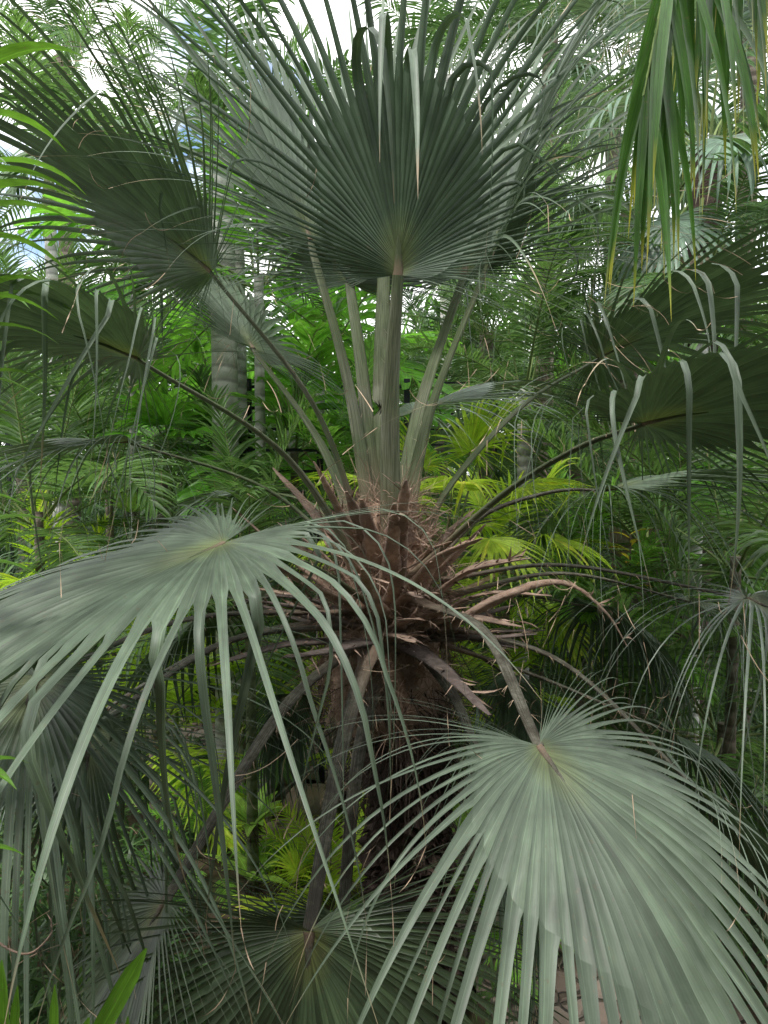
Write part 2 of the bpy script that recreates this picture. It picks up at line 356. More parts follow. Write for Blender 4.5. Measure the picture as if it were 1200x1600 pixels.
        out[:, k, 0] = Pc - Sd * hw + Nn * hw * pleat * (4 - 1.8 * min(1, t * 2)); out[:, k, 1] = Pc; out[:, k, 2] = Pc + Sd * hw + Nn * hw * pleat * (4 - 1.8 * min(1, t * 2))
    idx = np.arange(n * (steps + 1) * 3).reshape(n, steps + 1, 3)
    q = np.stack([idx[:, :-1, :-1], idx[:, :-1, 1:], idx[:, 1:, 1:], idx[:, 1:, :-1]], -1)
    mb.add(out.reshape(-1, 3), q.reshape(-1, 4), mat, np.repeat(v, (steps + 1) * 3), np.broadcast_to((join + (1 - join) * ts)[None, :, None], (n, steps + 1, 3)).ravel(), np.tile([-1, 0, 1], n * (steps + 1)))
    if threads:
        k = r_.random(n) < 0.6
        ribbons(mb, M_thread, Pc[k], D[k] + r_.normal(0, 0.25, (k.sum(), 3)), Nn[k], r_.uniform(0.06, 0.22, k.sum()), 0.0022, steps=6, g=r_.normal(0.2, 2.2, k.sum()), twist=r_.normal(0, 3, k.sum()), prof=lambda t: 1.0, three=False)

# ------------------------------------------------------------------ the big fan palm
HEART = P(606, 905, 3.25)
palm = thing('fan_palm', 'large blue grey fan palm with red brown fibrous heart, filling the middle of the view', 'palm', (HEART[0], HEART[1], 0))
OFF = np.array([HEART[0], HEART[1], 0])
class Rel(MB):
    def mesh(s, name, smooth=True, off=OFF):
        s.V = [v - off for v in s.V]; return super().mesh(name, smooth)

def big_leaf(i, path, target, Rr=1.3, w0=0.034, w1=0.017, old=False, up=None, **kw):
    pts = [P(*p) for p in path]
    cur = catmull(pts, 18)
    H = cur[-1]; A = nrm(P(*target) - H)
    mb = Rel(); n = len(cur)
    rad = np.linspace(w0, w1, n); rad[0] *= 1.5; rad[1] *= 1.25
    st = M_stalk_old if old else M_stalk
    tube(mb, st, cur, rad, flat=0.5, sides=10, v=random.random(), channel=0.55)
    # spines and shreds along the edges of the stalk
    k = 50; ii = rng.integers(1, n - 2, k); sd = rng.choice([-1, 1], k)
    Dd = nrm(np.gradient(cur, axis=0)); Sx = nrm(np.cross(Dd, Z + np.array([0.01, 0.02, 0])))
    ribbons(mb, M_thread, cur[ii] + Sx[ii] * (rad[ii] * sd)[:, None] * 0.95, Sx[ii] * sd[:, None] + Dd[ii] * 0.8 + rng.normal(0, 0.3, (k, 3)), Z, rng.uniform(0.01, 0.05, k), 0.002, steps=2, g=0.5, three=False, prof=lambda t: 1 - 0.8 * t)
    lo = link('leaf_stalk', mb.mesh('leaf_stalk'), palm)
    bm_ = Rel()
    N = Z if up is None else np.asarray(up, float)
    # costa running into the blade
    c2 = catmull([H, H + A * 0.09 * Rr + Z * 0.0, H + A * 0.17 * Rr - Z * 0.01], 6)
    tube(bm_, st, c2, np.linspace(w1 * 0.9, 0.003, len(c2)), flat=0.5, sides=6, v=0.5)
    fan_blade(bm_, H, A, N, Rr=Rr, seed=i, **kw)
    link('leaf_blade', bm_.mesh('leaf_blade'), lo)
    return lo

LEAVES = [
 # upright ones
 ([(612, 890, 3.15), (610, 640, 3.02), (622, 430, 2.9)], (632, -60, 2.66), dict(Rr=1.42, spread=98, w0=.05, w1=.024, g_in=.1, g_out=.5, fold_p=.34, fold_rng=(.36, .58), nseg=72, cup=-.05, side_join=.8, side_w=.6, side_short=.3, fold_s=3.0, join=.44)),
 ([(590, 840, 3.3), (568, 600, 3.4), (546, 442, 3.6)], (490, 0, 3.9), dict(Rr=1.35, spread=110, w0=.04, w1=.024, g_in=.1, g_out=.6, fold_p=.1)),
 ([(598, 860, 3.35), (596, 600, 3.4), (600, 420, 3.5)], (640, -50, 3.6), dict(Rr=1.4, spread=110, w0=.05, w1=.03, g_in=.1, g_out=.6, fold_p=.1)),
 ([(585, 850, 3.25), (545, 600, 3.3), (484, 375, 3.4)], (385, 40, 3.5), dict(Rr=1.35, spread=120, w0=.046, w1=.024, g_in=.12, g_out=.7, fold_p=.1)),
 ([(628, 850, 3.25), (672, 640, 3.3), (765, 405, 3.35)], (905, 80, 3.3), dict(Rr=1.4, spread=120, w0=.05, w1=.025, g_in=.12, g_out=.7, fold_p=.1)),
 ([(622, 840, 3.35), (655, 640, 3.5), (725, 430, 3.7)], (800, 80, 3.9), dict(Rr=1.4, spread=110, w0=.05, w1=.026, g_in=.12, g_out=.6, fold_p=.1)),
 # left
 ([(570, 840, 3.2), (490, 630, 3.1), (330, 425, 3.0)], (110, 240, 2.85), dict(Rr=1.3, spread=100, side_w=.6, side_join=.9, w0=.036, w1=.02, g_in=.1, g_out=.5, fold_p=.05, cup=.05, join=.5, up=(.2, .42, .88))),
 ([(565, 850, 3.35), (500, 690, 3.6), (395, 545, 3.8)], (330, 430, 4.3), dict(Rr=1.25, spread=120, w0=.036, w1=.02, g_in=.1, g_out=.5, fold_p=.1, up=(.1, .35, .9))),
 ([(585, 930, 3.1), (450, 715, 2.85), (215, 560, 2.6)], (-60, 450, 2.4), dict(up=(0, .15, .97), Rr=1.3, spread=120, w0=.034, w1=.018, g_in=.15, g_out=.5, fold_p=.65, fold_th=(-120, -25), fold_rng=(.15, .5), cup=.1, join=.5, width=.62, nseg=64)),
 ([(570, 900, 3.2), (420, 765, 3.2), (200, 690, 3.1)], (-20, 700, 3.0), dict(Rr=1.15, spread=135, w0=.03, w1=.015, g_in=.3, g_out=1.2, fold_p=.2, fold_rng=(.15, .5), join=.22, nseg=64, width=.8, mat=M_silver)),
 ([(575, 890, 3.4), (490, 790, 3.7), (405, 765, 3.9)], (290, 780, 4.2), dict(Rr=1.1, spread=130, w0=.03, w1=.015, g_in=.4, g_out=1.5, fold_p=.2, join=.2, mat=M_silver)),
 ([(590, 950, 3.0), (480, 880, 2.7), (350, 848, 2.3)], (-225, 1120, 1.7), dict(Rr=1.58, spread=155, w0=.03, w1=.015, g_in=.15, g_out=.75, fold_p=.75, fold_th=(-150, 5), fold_rng=(.15, .6), width=.85, side_short=.4, side_w=.5, fold_s=1.8, nseg=84, join=.42)),
 ([(575, 975, 3.1), (360, 1000, 2.95), (140, 1140, 2.6)], (110, 1400, 2.3), dict(Rr=1.3, spread=140, old=True, w0=.034, w1=.018, g_in=.6, g_out=1.7, fold_p=.45, fold_rng=(.1, .4), join=.16, nseg=72)),
 ([(565, 955, 3.1), (300, 965, 2.8), (60, 1060, 2.35)], (-60, 1330, 1.95), dict(Rr=1.35, spread=140, old=True, w0=.03, w1=.016, g_in=.45, g_out=1.2, fold_p=.4, fold_rng=(.15, .5), join=.25, nseg=72)),
 ([(565, 960, 3.2), (330, 1010, 3.2), (40, 1190, 3.1)], (-120, 1380, 3.0), dict(Rr=1.25, spread=120, old=True, w0=.032, w1=.018, g_in=.4, g_out=1.3, fold_p=.3)),
 # lower ones
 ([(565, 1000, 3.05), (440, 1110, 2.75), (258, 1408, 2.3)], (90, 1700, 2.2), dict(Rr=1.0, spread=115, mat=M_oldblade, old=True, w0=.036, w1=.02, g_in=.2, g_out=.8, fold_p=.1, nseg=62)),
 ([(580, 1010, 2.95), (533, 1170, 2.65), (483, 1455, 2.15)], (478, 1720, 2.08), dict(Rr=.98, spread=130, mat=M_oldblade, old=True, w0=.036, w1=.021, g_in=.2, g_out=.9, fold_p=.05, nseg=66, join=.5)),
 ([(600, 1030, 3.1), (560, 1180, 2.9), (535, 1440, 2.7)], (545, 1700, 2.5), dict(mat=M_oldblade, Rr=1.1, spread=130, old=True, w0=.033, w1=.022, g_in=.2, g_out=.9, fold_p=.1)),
 ([(650, 938, 3.0), (755, 985, 2.65), (842, 1165, 2.2)], (1080, 1520, 1.8), dict(Rr=1.28, spread=138, old=True, w0=.034, w1=.017, g_in=.25, g_out=1.15, fold_p=.05, nseg=66, join=.5, side_join=.93, side_short=.4, side_w=.72)),
 ([(690, 975, 3.1), (880, 1035, 3.0), (1078, 1222, 2.85)], (1260, 1420, 2.95), dict(Rr=1.2, spread=145, old=True, w0=.03, w1=.017, g_in=.3, g_out=1.0, fold_p=.1)),
 ([(660, 1020, 3.05), (705, 1080, 2.9), (745, 1170, 2.8)], (800, 1330, 2.8), dict(Rr=1.1, spread=130, old=True, w0=.036, w1=.02, g_in=.4, g_out=1.2, fold_p=.1)),
 # right
 ([(690, 905, 3.2), (880, 882, 3.1), (1168, 935, 2.8)], (1290, 990, 2.6), dict(Rr=1.15, spread=150, old=True, w0=.028, w1=.014, g_in=.5, g_out=2.0, fold_p=.35, fold_rng=(.12, .4), join=.15, mat=M_silver, nseg=60)),
 ([(700, 930, 3.3), (880, 895, 3.35), (1080, 940, 3.4)], (1190, 970, 3.5), dict(Rr=1.0, spread=140, old=True, w0=.028, w1=.014, g_in=.5, g_out=2.0, fold_p=.3, fold_rng=(.12, .4), join=.15, mat=M_silver, nseg=60)),
 ([(640, 900, 3.1), (780, 775, 2.95), (900, 700, 2.8), (1005, 662, 2.6)], (1290, 600, 2.25), dict(up=(0, .3, .95), Rr=1.3, spread=135, w0=.04, w1=.02, g_in=.15, g_out=.6, fold_p=.7, fold_th=(35, 140), fold_rng=(.05, .6), fold_s=2.0, cup=.1, join=.5, width=.62, nseg=64)),
 ([(640, 880, 3.3), (705, 755, 3.3), (820, 630, 3.4), (935, 560, 3.5)], (1180, 440, 3.4), dict(up=(0, .3, .95), Rr=1.35, spread=120, w0=.036, w1=.018, g_in=.15, g_out=.7, fold_p=.5, fold_th=(30, 120), fold_rng=(.35, .6), cup=.1, join=.5)),
 ([(655, 910, 3.25), (745, 810, 3.3), (860, 768, 3.3), (950, 765, 3.3)], (1200, 720, 3.1), dict(Rr=1.3, spread=120, old=True, w0=.034, w1=.017, g_in=.3, g_out=.9, fold_p=.1, join=.25, width=.8, nseg=64)),
 ([(622, 870, 3.5), (632, 740, 3.9), (645, 645, 4.1)], (790, 590, 4.4), dict(Rr=1.1, spread=110, w0=.03, w1=.016, g_in=.2, g_out=.7, fold_p=.1, mat=M_silver)),
 ([(690, 1005, 3.15), (850, 1060, 3.2), (1050, 1145, 3.3)], (1180, 1230, 3.4), dict(Rr=1.1, spread=130, old=True, w0=.026, w1=.014, g_in=.5, g_out=1.5, fold_p=.2)),
 ([(590, 1010, 3.4), (520, 1030, 3.6), (455, 1085, 3.75)], (440, 1240, 3.9), dict(Rr=.62, spread=120, old=True, w0=.03, w1=.016, g_in=.8, g_out=2.0, fold_p=.2)),
 ([(640, 1010, 3.5), (720, 1010, 3.9), (800, 1060, 4.1)], (830, 1200, 4.3), dict(Rr=.7, spread=120, old=True, w0=.03, w1=.016, g_in=.8, g_out=2.0, fold_p=.2)),
 ([(650, 960, 3.5), (800, 930, 3.8), (935, 950, 4.0)], (1020, 1000, 4.2), dict(Rr=1.0, spread=130, old=True, w0=.03, w1=.014, g_in=.6, g_out=1.8, fold_p=.2)),
 ([(570, 960, 3.4), (440, 930, 3.7), (330, 960, 4.0)], (230, 1020, 4.2), dict(Rr=1.0, spread=130, old=True, w0=.03, w1=.014, g_in=.6, g_out=1.8, fold_p=.2)),
]
for i, (pa, tg, kw) in enumerate(LEAVES): big_leaf(i, pa, tg, **kw)

# trunk
tz = HEART[2] - 0.3
mb = MB()
nr, ns = 60, 40
zz = np.linspace(-0.1, tz + 0.05, nr); an = np.linspace(0, 2 * np.pi, ns, endpoint=False)
base = 0.165 + 0.05 * np.exp(-zz * 2.2)
tx = lambda z: 0.095 * np.clip((tz - z) / 0.7, 0, 1) ** .8
jit = rng.normal(0, 0.02, (nr, ns)) + 0.015 * np.sin(zz[:, None] * 40 + 3 * an[None])
rr = base[:, None] + jit
V = np.stack([rr * np.cos(an) + tx(zz)[:, None], rr * np.sin(an), np.broadcast_to(zz[:, None], rr.shape)], -1)
idx = np.arange(nr * ns).reshape(nr, ns); nx = np.roll(idx, -1, 1)
mb.add(V.reshape(-1, 3), np.stack([idx[:-1], nx[:-1], nx[1:], idx[1:]], -1).reshape(-1, 4), M_oldtrunk, rng.random(nr * ns), 0.5)
# ragged old leaf-base shreds on the bark
k = 3200; a = rng.uniform(0, 2 * np.pi, k); z0 = rng.uniform(0.0, tz, k)
rad = np.stack([np.cos(a), np.sin(a), 0 * a], -1)
ribbons(mb, M_oldtrunk, rad * (0.155 + 0.05 * np.exp(-z0 * 2.2))[:, None] + Z * z0[:, None] + np.array([1, 0, 0]) * tx(z0)[:, None], rad * rng.uniform(.3, 1.2, k)[:, None] + Z * rng.uniform(-0.4, 1.2, k)[:, None] + rng.normal(0, .25, (k, 3)), rad, rng.uniform(0.02, 0.08, k), rng.uniform(0.006, 0.022, k), steps=3, g=1.5, fold=.3)
link('trunk', mb.mesh('trunk', smooth=False), palm)

# fibrous collar hanging under the leaf bases
mb = MB(); nr = 26
hz = HEART[2]
prof = [(-0.66, .19), (-0.6, .25), (-0.42, .24), (-.2, .21), (-.05, .185), (.08, .15), (.2, .115), (.34, .085)]
zs = np.linspace(prof[0][0], prof[-1][0], nr); rs = np.interp(zs, [p[0] for p in prof], [p[1] for p in prof])
rr = rs[:, None] * (1 + 0.07 * np.sin(an * 5)[None] + rng.normal(0, .05, (nr, ns)))
V = np.stack([rr * np.cos(an), rr * np.sin(an), np.broadcast_to((hz + zs)[:, None], rr.shape)], -1)
V[0, :, 2] += rng.uniform(-.12, .08, ns)
idx = np.arange(nr * ns).reshape(nr, ns); nx = np.roll(idx, -1, 1)
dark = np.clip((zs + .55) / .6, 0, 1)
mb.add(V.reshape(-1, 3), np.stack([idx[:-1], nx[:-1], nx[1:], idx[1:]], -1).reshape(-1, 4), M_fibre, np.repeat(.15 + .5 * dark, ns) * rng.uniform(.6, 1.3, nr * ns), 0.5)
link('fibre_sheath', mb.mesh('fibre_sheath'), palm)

# cut and dead leaf bases
mb0 = []
for i in range(72):
    u = i / 72; az = i * 2.39996 + random.uniform(-.15, .15)
    if i % 7 == 0: az = random.uniform(-2.2, -0.6)
    el = R(70 - 72 * u + random.uniform(-8, 8)); z0 = hz + 0.06 - 0.33 * u; r0 = 0.06 + 0.11 * min(1, u * 1.6)
    rad = np.array([math.cos(az), math.sin(az), 0]); d = rad * math.cos(el) + Z * math.sin(el)
    Ls = random.uniform(.28, .52) * (1.35 if .25 < u < .85 else .6 + u) * (1.0 if random.random() < .75 else 1.35)
    p0 = rad * r0 + Z * z0
    sag = random.uniform(-.02, .08)
    pts = [p0, p0 + d * Ls * .5 + Z * sag * .3, p0 + d * Ls - Z * sag]
    cur = catmull(pts, 9)
    mb = MB(); wd = random.uniform(.036, .06)
    prf = np.array([1.3, 1.2, 1.0, .85, .75, .66, .58, .5, .38, .12]) * wd
    ms = M_stub if u < .62 or random.random() < .3 else M_stubgrey
    tube(mb, ms, cur, prf * rng.uniform(.85, 1.15, 10), flat=.32, sides=8, v=random.uniform(.2, .9), channel=.5, bump=.10)
    kk = 16; ii = rng.integers(1, 9, kk)
    ribbons(mb, M_stub, cur[ii], np.cross(d, Z)[None] * rng.choice([-1, 1], kk)[:, None] + d * 1.2 + rng.normal(0, .3, (kk, 3)), Z, rng.uniform(.04, .14, kk), rng.uniform(.004, .014, kk), steps=4, g=rng.normal(.4, 1, kk), twist=rng.normal(0, 2, kk))
    link('leaf_base', mb.mesh('leaf_base'), palm)

# long red-brown dead stalk to the right
mb = Rel(); cur = catmull([P(690, 985, 3.1), (P(790, 930, 2.95)), P(880, 910, 2.9), P(945, 955, 2.85), P(980, 1010, 2.85)], 20)
tube(mb, M_stub, cur, np.interp(np.linspace(0, 1, 21), [0, .35, .6, 1], [.04, .028, .011, .004]), flat=.6, sides=8, v=.6, bump=.12)
kk = 40; ii = rng.integers(2, 20, kk)
ribbons(mb, M_stub, cur[ii], rng.normal(0, 1, (kk, 3)) + np.array([1, 0, 0]), Z, rng.uniform(.02, .09, kk), .008, steps=6, g=rng.normal(0, 2, kk), twist=rng.normal(0, 4, kk))
o = link('dead_flower_stalk', mb.mesh('dead_flower_stalk'), palm); o['label'] = 'curled red brown dead stalk'

# loose fibre threads around the heart
mb = MB(); k = 3600
zf = rng.uniform(-.62, .38, k); a = rng.uniform(0, 2 * np.pi, k); r0 = np.interp(zf, [p[0] for p in prof], [p[1] for p in prof]) + rng.uniform(-.02, .07, k) * (zf < .1)
rad = np.stack([np.cos(a), np.sin(a), 0 * a], -1); tan = np.stack([-np.sin(a), np.cos(a), 0 * a], -1)
D = rad * rng.uniform(.0, .8, k)[:, None] + tan * rng.normal(0, .8, k)[:, None] + Z * rng.normal(.1, .7, k)[:, None]
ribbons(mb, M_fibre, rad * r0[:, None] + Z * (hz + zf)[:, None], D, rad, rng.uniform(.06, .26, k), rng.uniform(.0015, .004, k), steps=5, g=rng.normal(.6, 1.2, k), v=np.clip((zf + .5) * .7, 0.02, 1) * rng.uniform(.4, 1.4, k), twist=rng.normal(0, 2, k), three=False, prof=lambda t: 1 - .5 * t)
# grey shaggy skirt under the heart
k = 1500; a = rng.uniform(0, 2 * np.pi, k); rad = np.stack([np.cos(a), np.sin(a), 0 * a], -1)
zf = rng.uniform(-.95, -.4, k)
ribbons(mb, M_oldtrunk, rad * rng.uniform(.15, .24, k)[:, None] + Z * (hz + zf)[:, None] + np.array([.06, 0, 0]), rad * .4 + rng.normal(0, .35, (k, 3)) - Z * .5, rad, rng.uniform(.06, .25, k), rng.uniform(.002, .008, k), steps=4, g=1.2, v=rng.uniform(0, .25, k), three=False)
o = link('fibre_tangle', mb.mesh('fibre_tangle'), palm); o['kind'] = 'stuff'

# ------------------------------------------------------------------ frond meshes for other palms
def frond_mesh(name, mat, L=2.4, elev=45, n=50, ll=.5, lw=.035, rg=1.3, lg=1.0, start=.15, ang0=75, ang1=25, vee=.2, fold=.3, steps=5, rach=.014, plume=0.0, rm=None, blunt=False):
    mb = MB(); e = R(elev)
    D = np.array([math.cos(e), 0, math.sin(e)]); p = np.zeros(3); pts = [p]; K = 24
    for k in range(K):
        D = nrm(D - Z * rg * ((k + 1) / K) ** 1.1 / K * 1.6); p = p + D * L / K; pts.append(p)
    cur = np.array(pts); Dd = nrm(np.gradient(cur, axis=0))
    tube(mb, rm or M_rachis, cur, np.linspace(rach, rach * .15, K + 1), flat=.7, sides=5, v=.5)
    u = start + (1 - start) * (np.arange(n) + .5) / n; f = u * K
    i0 = np.clip(f.astype(int), 0, K - 1); fr = (f - i0)[:, None]
    base = cur[i0] * (1 - fr) + cur[i0 + 1] * fr; dd = Dd[i0]
    Y = np.array([0, 1.0, 0]); N = np.cross(dd, Y); N = nrm(np.where(N[:, 2:3] < 0, -N, N))
    x = (u - start) / (1 - start)
    lf = ll * np.clip(np.sin(np.pi * (0.14 + .8 * x)) ** .7, .2, 1); an_ = R(1) * (ang0 + (ang1 - ang0) * x)
    prof = (lambda t: np.clip(min(.3 + 2.5 * t, 1) * (1 - .25 * t) if t < .98 else .6, .02, 1)) if blunt else None
    for s in (-1, 1):
        a = an_ + rng.normal(0, .08, n)
        dv = dd * np.cos(a)[:, None] + (s * Y)[None] * np.sin(a)[:, None] + N * (vee + rng.normal(0, .12 + plume, n))[:, None]
        Nn = N - (s * Y)[None] * .25
        ribbons(mb, mat, base, dv, Nn, lf * rng.uniform(.88, 1.08, n), lw, steps=steps, g=lg * rng.uniform(.6, 1.4, n), fold=fold, prof=prof, twist=rng.normal(0, .3, n), v=np.clip(rng.normal(.5, .22, n), 0, 1))
    return mb.mesh(name)
def fanleaf_mesh(name, mat, elev=45, pet=.9, Rr=.7, spread=120, nseg=36, g_out=1.2, fold_p=.1, pm=None, seed=0, **kw):
    mb = MB(); e = R(elev); D = np.array([math.cos(e), 0, math.sin(e)]); p = np.zeros(3); pts = [p]
    for k in range(10): D = nrm(D - Z * .05); p = p + D * pet / 10; pts.append(p)
    tube(mb, pm or M_rachis, pts, np.linspace(.016, .008, 11), flat=.6, sides=5, v=.5)
    A = nrm(D - Z * .25)
    fan_blade(mb, p, A, Z, Rr=Rr, spread=spread, nseg=nseg, g_in=.3, g_out=g_out, fold_p=fold_p, mat=mat, threads=False, seed=seed + 50, steps_in=4, steps_out=6, **kw)
    return mb.mesh(name)

ELEVS = (78, 52, 28, 2, -28)
def species(name, fn, **kw): return [fn(name, elev=e, **kw) for e in ELEVS]
SP = {
 'coco': species('frond', frond_mesh, mat=M_coco, L=2.5, n=60, ll=.62, lw=.034, rg=1.7, lg=1.4, vee=.1),
 'green': species('frond', frond_mesh, mat=M_mid, L=1.9, n=46, ll=.5, lw=.03, rg=1.5, lg=1.1, vee=.25),
 'broad': species('frond', frond_mesh, mat=M_bright, L=1.5, n=15, ll=.46, lw=.085, rg=1.1, lg=.8, vee=.1, blunt=True, fold=.12),
 'fine': species('frond', frond_mesh, mat=M_mid, L=1.7, n=80, ll=.32, lw=.014, rg=1.4, lg=1.0, vee=.2, plume=.35, steps=4),
 'lime': species('frond', frond_mesh, mat=M_lime, L=1.1, n=34, ll=.34, lw=.026, rg=1.3, lg=.9, vee=.2),
 'fern': species('frond', frond_mesh, mat=M_fern, L=.8, n=38, ll=.16, lw=.02, rg=1.1, lg=.5, vee=.1, rach=.005, steps=3),
 'fan': [fanleaf_mesh('fan_leaf', M_mid, elev=e, pet=.8, Rr=.62, seed=int(e)) for e in ELEVS],
 'greyfan': [fanleaf_mesh('fan_leaf', M_greyfan, elev=e, pet=.9, Rr=.75, seed=int(e) + 7, g_out=1.5) for e in ELEVS],
 'limefan': [fanleaf_mesh('fan_leaf', M_lime, elev=e, pet=.5, Rr=.5, seed=int(e) + 17, g_out=.8) for e in ELEVS],
 'dryfan': [fanleaf_mesh('dead_leaf', M_dry, elev=e, pet=.5, Rr=.6, seed=int(e) + 27, g_out=2.0, nseg=24, spread=80) for e in (-50, -65, -78)],
}
def add_crown(root, sp, n, z, scale=1.0, emin=0, emax=4, r0=.06, name='frond'):
    ms = SP[sp]
    for i in range(n):
        u = i / max(1, n - 1); k = int(round(emin + (emax - emin) * u + random.uniform(-.3, .3))); k = max(emin, min(emax, k))
        az = i * 2.39996 + random.uniform(-.25, .25)
        me = ms[k]
        o = link('fan_leaf' if 'fan' in sp else 'frond', me, root, (r0 * math.cos(az), r0 * math.sin(az), z - u * .12), az)
        s = scale * random.uniform(.85, 1.12); o.scale = (s, s, s)
def trunk_mesh(h, r, mat, lean=(0, 0), flare=1.35):
    mb = MB(); K = max(8, int(h * 6)); u = np.linspace(0, 1, K + 1)
    pts = np.stack([lean[0] * u ** 1.6, lean[1] * u ** 1.6, -0.1 + (h + .1) * u], -1)
    rad = r * (1 + (flare - 1) * np.exp(-u * h * 2.5)) * (1 - .15 * u) * (1 + .03 * np.sin(u * h * 40))
    tube(mb, mat, pts, rad, sides=14, v=random.uniform(.3, .7), up=(0, 1, 0), bump=.015)
    return mb.mesh('trunk')
def make_palm(px, py, d, sp, label, n=16, scale=1.0, r=.1, tm=None, cat='palm', name='palm_tree', group=None, emin=0, emax=4, shaft=False, lean=0.0, dry=0, world=None):
    c = P(px, py, d) if world is None else np.asarray(world, float)
    h = max(.08, c[2])
    root = thing(name, label, cat, (c[0] - lean, c[1], 0), 0, group)
    if h > .35:
        tr = link('trunk', trunk_mesh(h, r, tm or M_greytrunk, (lean, 0)), root)
    if shaft:
        mb = MB(); tube(mb, M_grntrunk, [(lean, 0, h - .02), (lean, 0, h + .25 * scale), (lean, 0, h + .5 * scale)], [r * 1.15, r * .95, r * .4], sides=10, up=(0, 1, 0))
        link('crownshaft', mb.mesh('crownshaft'), root)
    cr = root
    before = set(root.children)
    add_crown(root, sp, n, h + (.45 * scale if shaft else 0), scale, emin, emax)
    for i in range(dry):
        az = random.uniform(0, 6.28); o = link('dead_leaf', random.choice(SP['dryfan']), root, (r * math.cos(az), r * math.sin(az), h - random.uniform(.1, .7)), az)
    for o in root.children:
        if o not in before and o.name.split('.')[0] in ('frond', 'fan_leaf', 'dead_leaf'): o.location.x += lean
    return root

PALMS = [
 # px, py, depth, species, label, n, scale, radius, bark
 (95, 90, 9.5, 'coco', 'tall feather palm at the upper left, rough brown crown against white sky', 12, .85, .11, M_brntrunk, dict(shaft=False)),
 (205, 215, 10.5, 'green', 'tall palm with one pale yellow green frond beside the tallest left palm', 12, .95, .10, M_brntrunk, {}),
 (78, 330, 6.8, 'green', 'feather palm on a slim white ringed trunk near the left edge', 10, .8, .06, M_greytrunk, dict(shaft=True)),
 (203, 430, 5.8, 'fine', 'slender palm on a thin pale trunk right of the slim white trunk', 10, .7, .035, M_greytrunk, dict(shaft=True)),
 (346, 250, 5.0, 'coco', 'palm with the thickest pale grey trunk, left of the crown heart', 10, .7, .098, M_greytrunk, {}),
 (371, 350, 5.4, 'green', 'pale trunked palm just right of the thickest grey trunk', 9, .7, .06, M_greytrunk, {}),
 (404, 430, 5.0, 'broad', 'bright green broad leafed palm on a slim grey trunk behind the left stalks', 10, .85, .04, M_greytrunk, {}),
 (245, 640, 8.5, 'coco', 'arching feather palm with big drooping fronds and no visible trunk at left', 14, .8, .12, M_brntrunk, {}),
 (500, 560, 6.8, 'broad', 'broad leafed green palm behind the upright stalks, beside the dark frames', 14, 1.0, .05, M_greytrunk, {}),
 (700, 120, 14, 'coco', 'feather palm seen between the top fans at centre', 16, 1.3, .13, M_greytrunk, {}),
 (860, 60, 11, 'coco', 'feather palm high behind the right upright fans', 16, 1.1, .14, M_brntrunk, {}),
 (1105, 230, 5.8, 'greyfan', 'grey green fan palm on a dark trunk at the upper right with dead hanging leaves', 22, 1.0, .14, M_oldtrunk, dict(dry=5, name='fan_palm')),
 (1175, 60, 7.5, 'coco', 'feather palm crown in the extreme upper right corner', 14, 1.0, .11, M_brntrunk, {}),
 (960, 170, 10.5, 'greyfan', 'grey fan palm behind the hanging straps', 20, 1.3, .12, M_brntrunk, dict(name='fan_palm')),
 (985, 330, 8.5, 'fan', 'fan palm with a dry brown skirt under the yellow tipped strap leaves', 18, 1.0, .13, M_brntrunk, dict(dry=14, name='fan_palm')),
 (850, 420, 8.0, 'fine', 'fine leafed feathery palm in the bright gap right of the upright fans', 18, 1.1, .10, M_brntrunk, {}),
 (760, 520, 9.0, 'fine', 'fine leafed palm behind the right hand upright stalks', 16, 1.1, .10, M_brntrunk, {}),
 (905, 560, 7.5, 'fine', 'fuzzy dark green palm behind the drooping grey tips at right', 18, 1.0, .10, M_brntrunk, {}),
 (820, 600, 6.6, 'green', 'feather palm with a pale hanging frond right of the stalks', 12, .9, .07, M_greytrunk, {}),
 (1096, 430, 5.4, 'coco', 'palm on a stout white ringed trunk at the right edge', 10, .7, .07, M_greytrunk, {}),
 (1190, 560, 8.5, 'green', 'palm on a pale trunk at the extreme right behind the stout white one', 14, 1.0, .10, M_greytrunk, {}),
 (455, 640, 9.0, 'green', 'small feather palm beside the dark garden frame', 12, .9, .06, M_greytrunk, {}),
 (30, 560, 9.0, 'green', 'feather palm with pale yellowish leaflets at the left edge', 14, .9, .09, M_brntrunk, {}),
 (690, 640, 10.5, 'coco', 'dark feather palm far behind the lime green fan palm', 14, 1.0, .1, M_brntrunk, {}),
]
for (px, py, d, s_, lab, n, sc, r, bk, kw) in PALMS:
    make_palm(px, py, d, s_, lab, n=n, scale=sc, r=r, tm=bk, **kw)

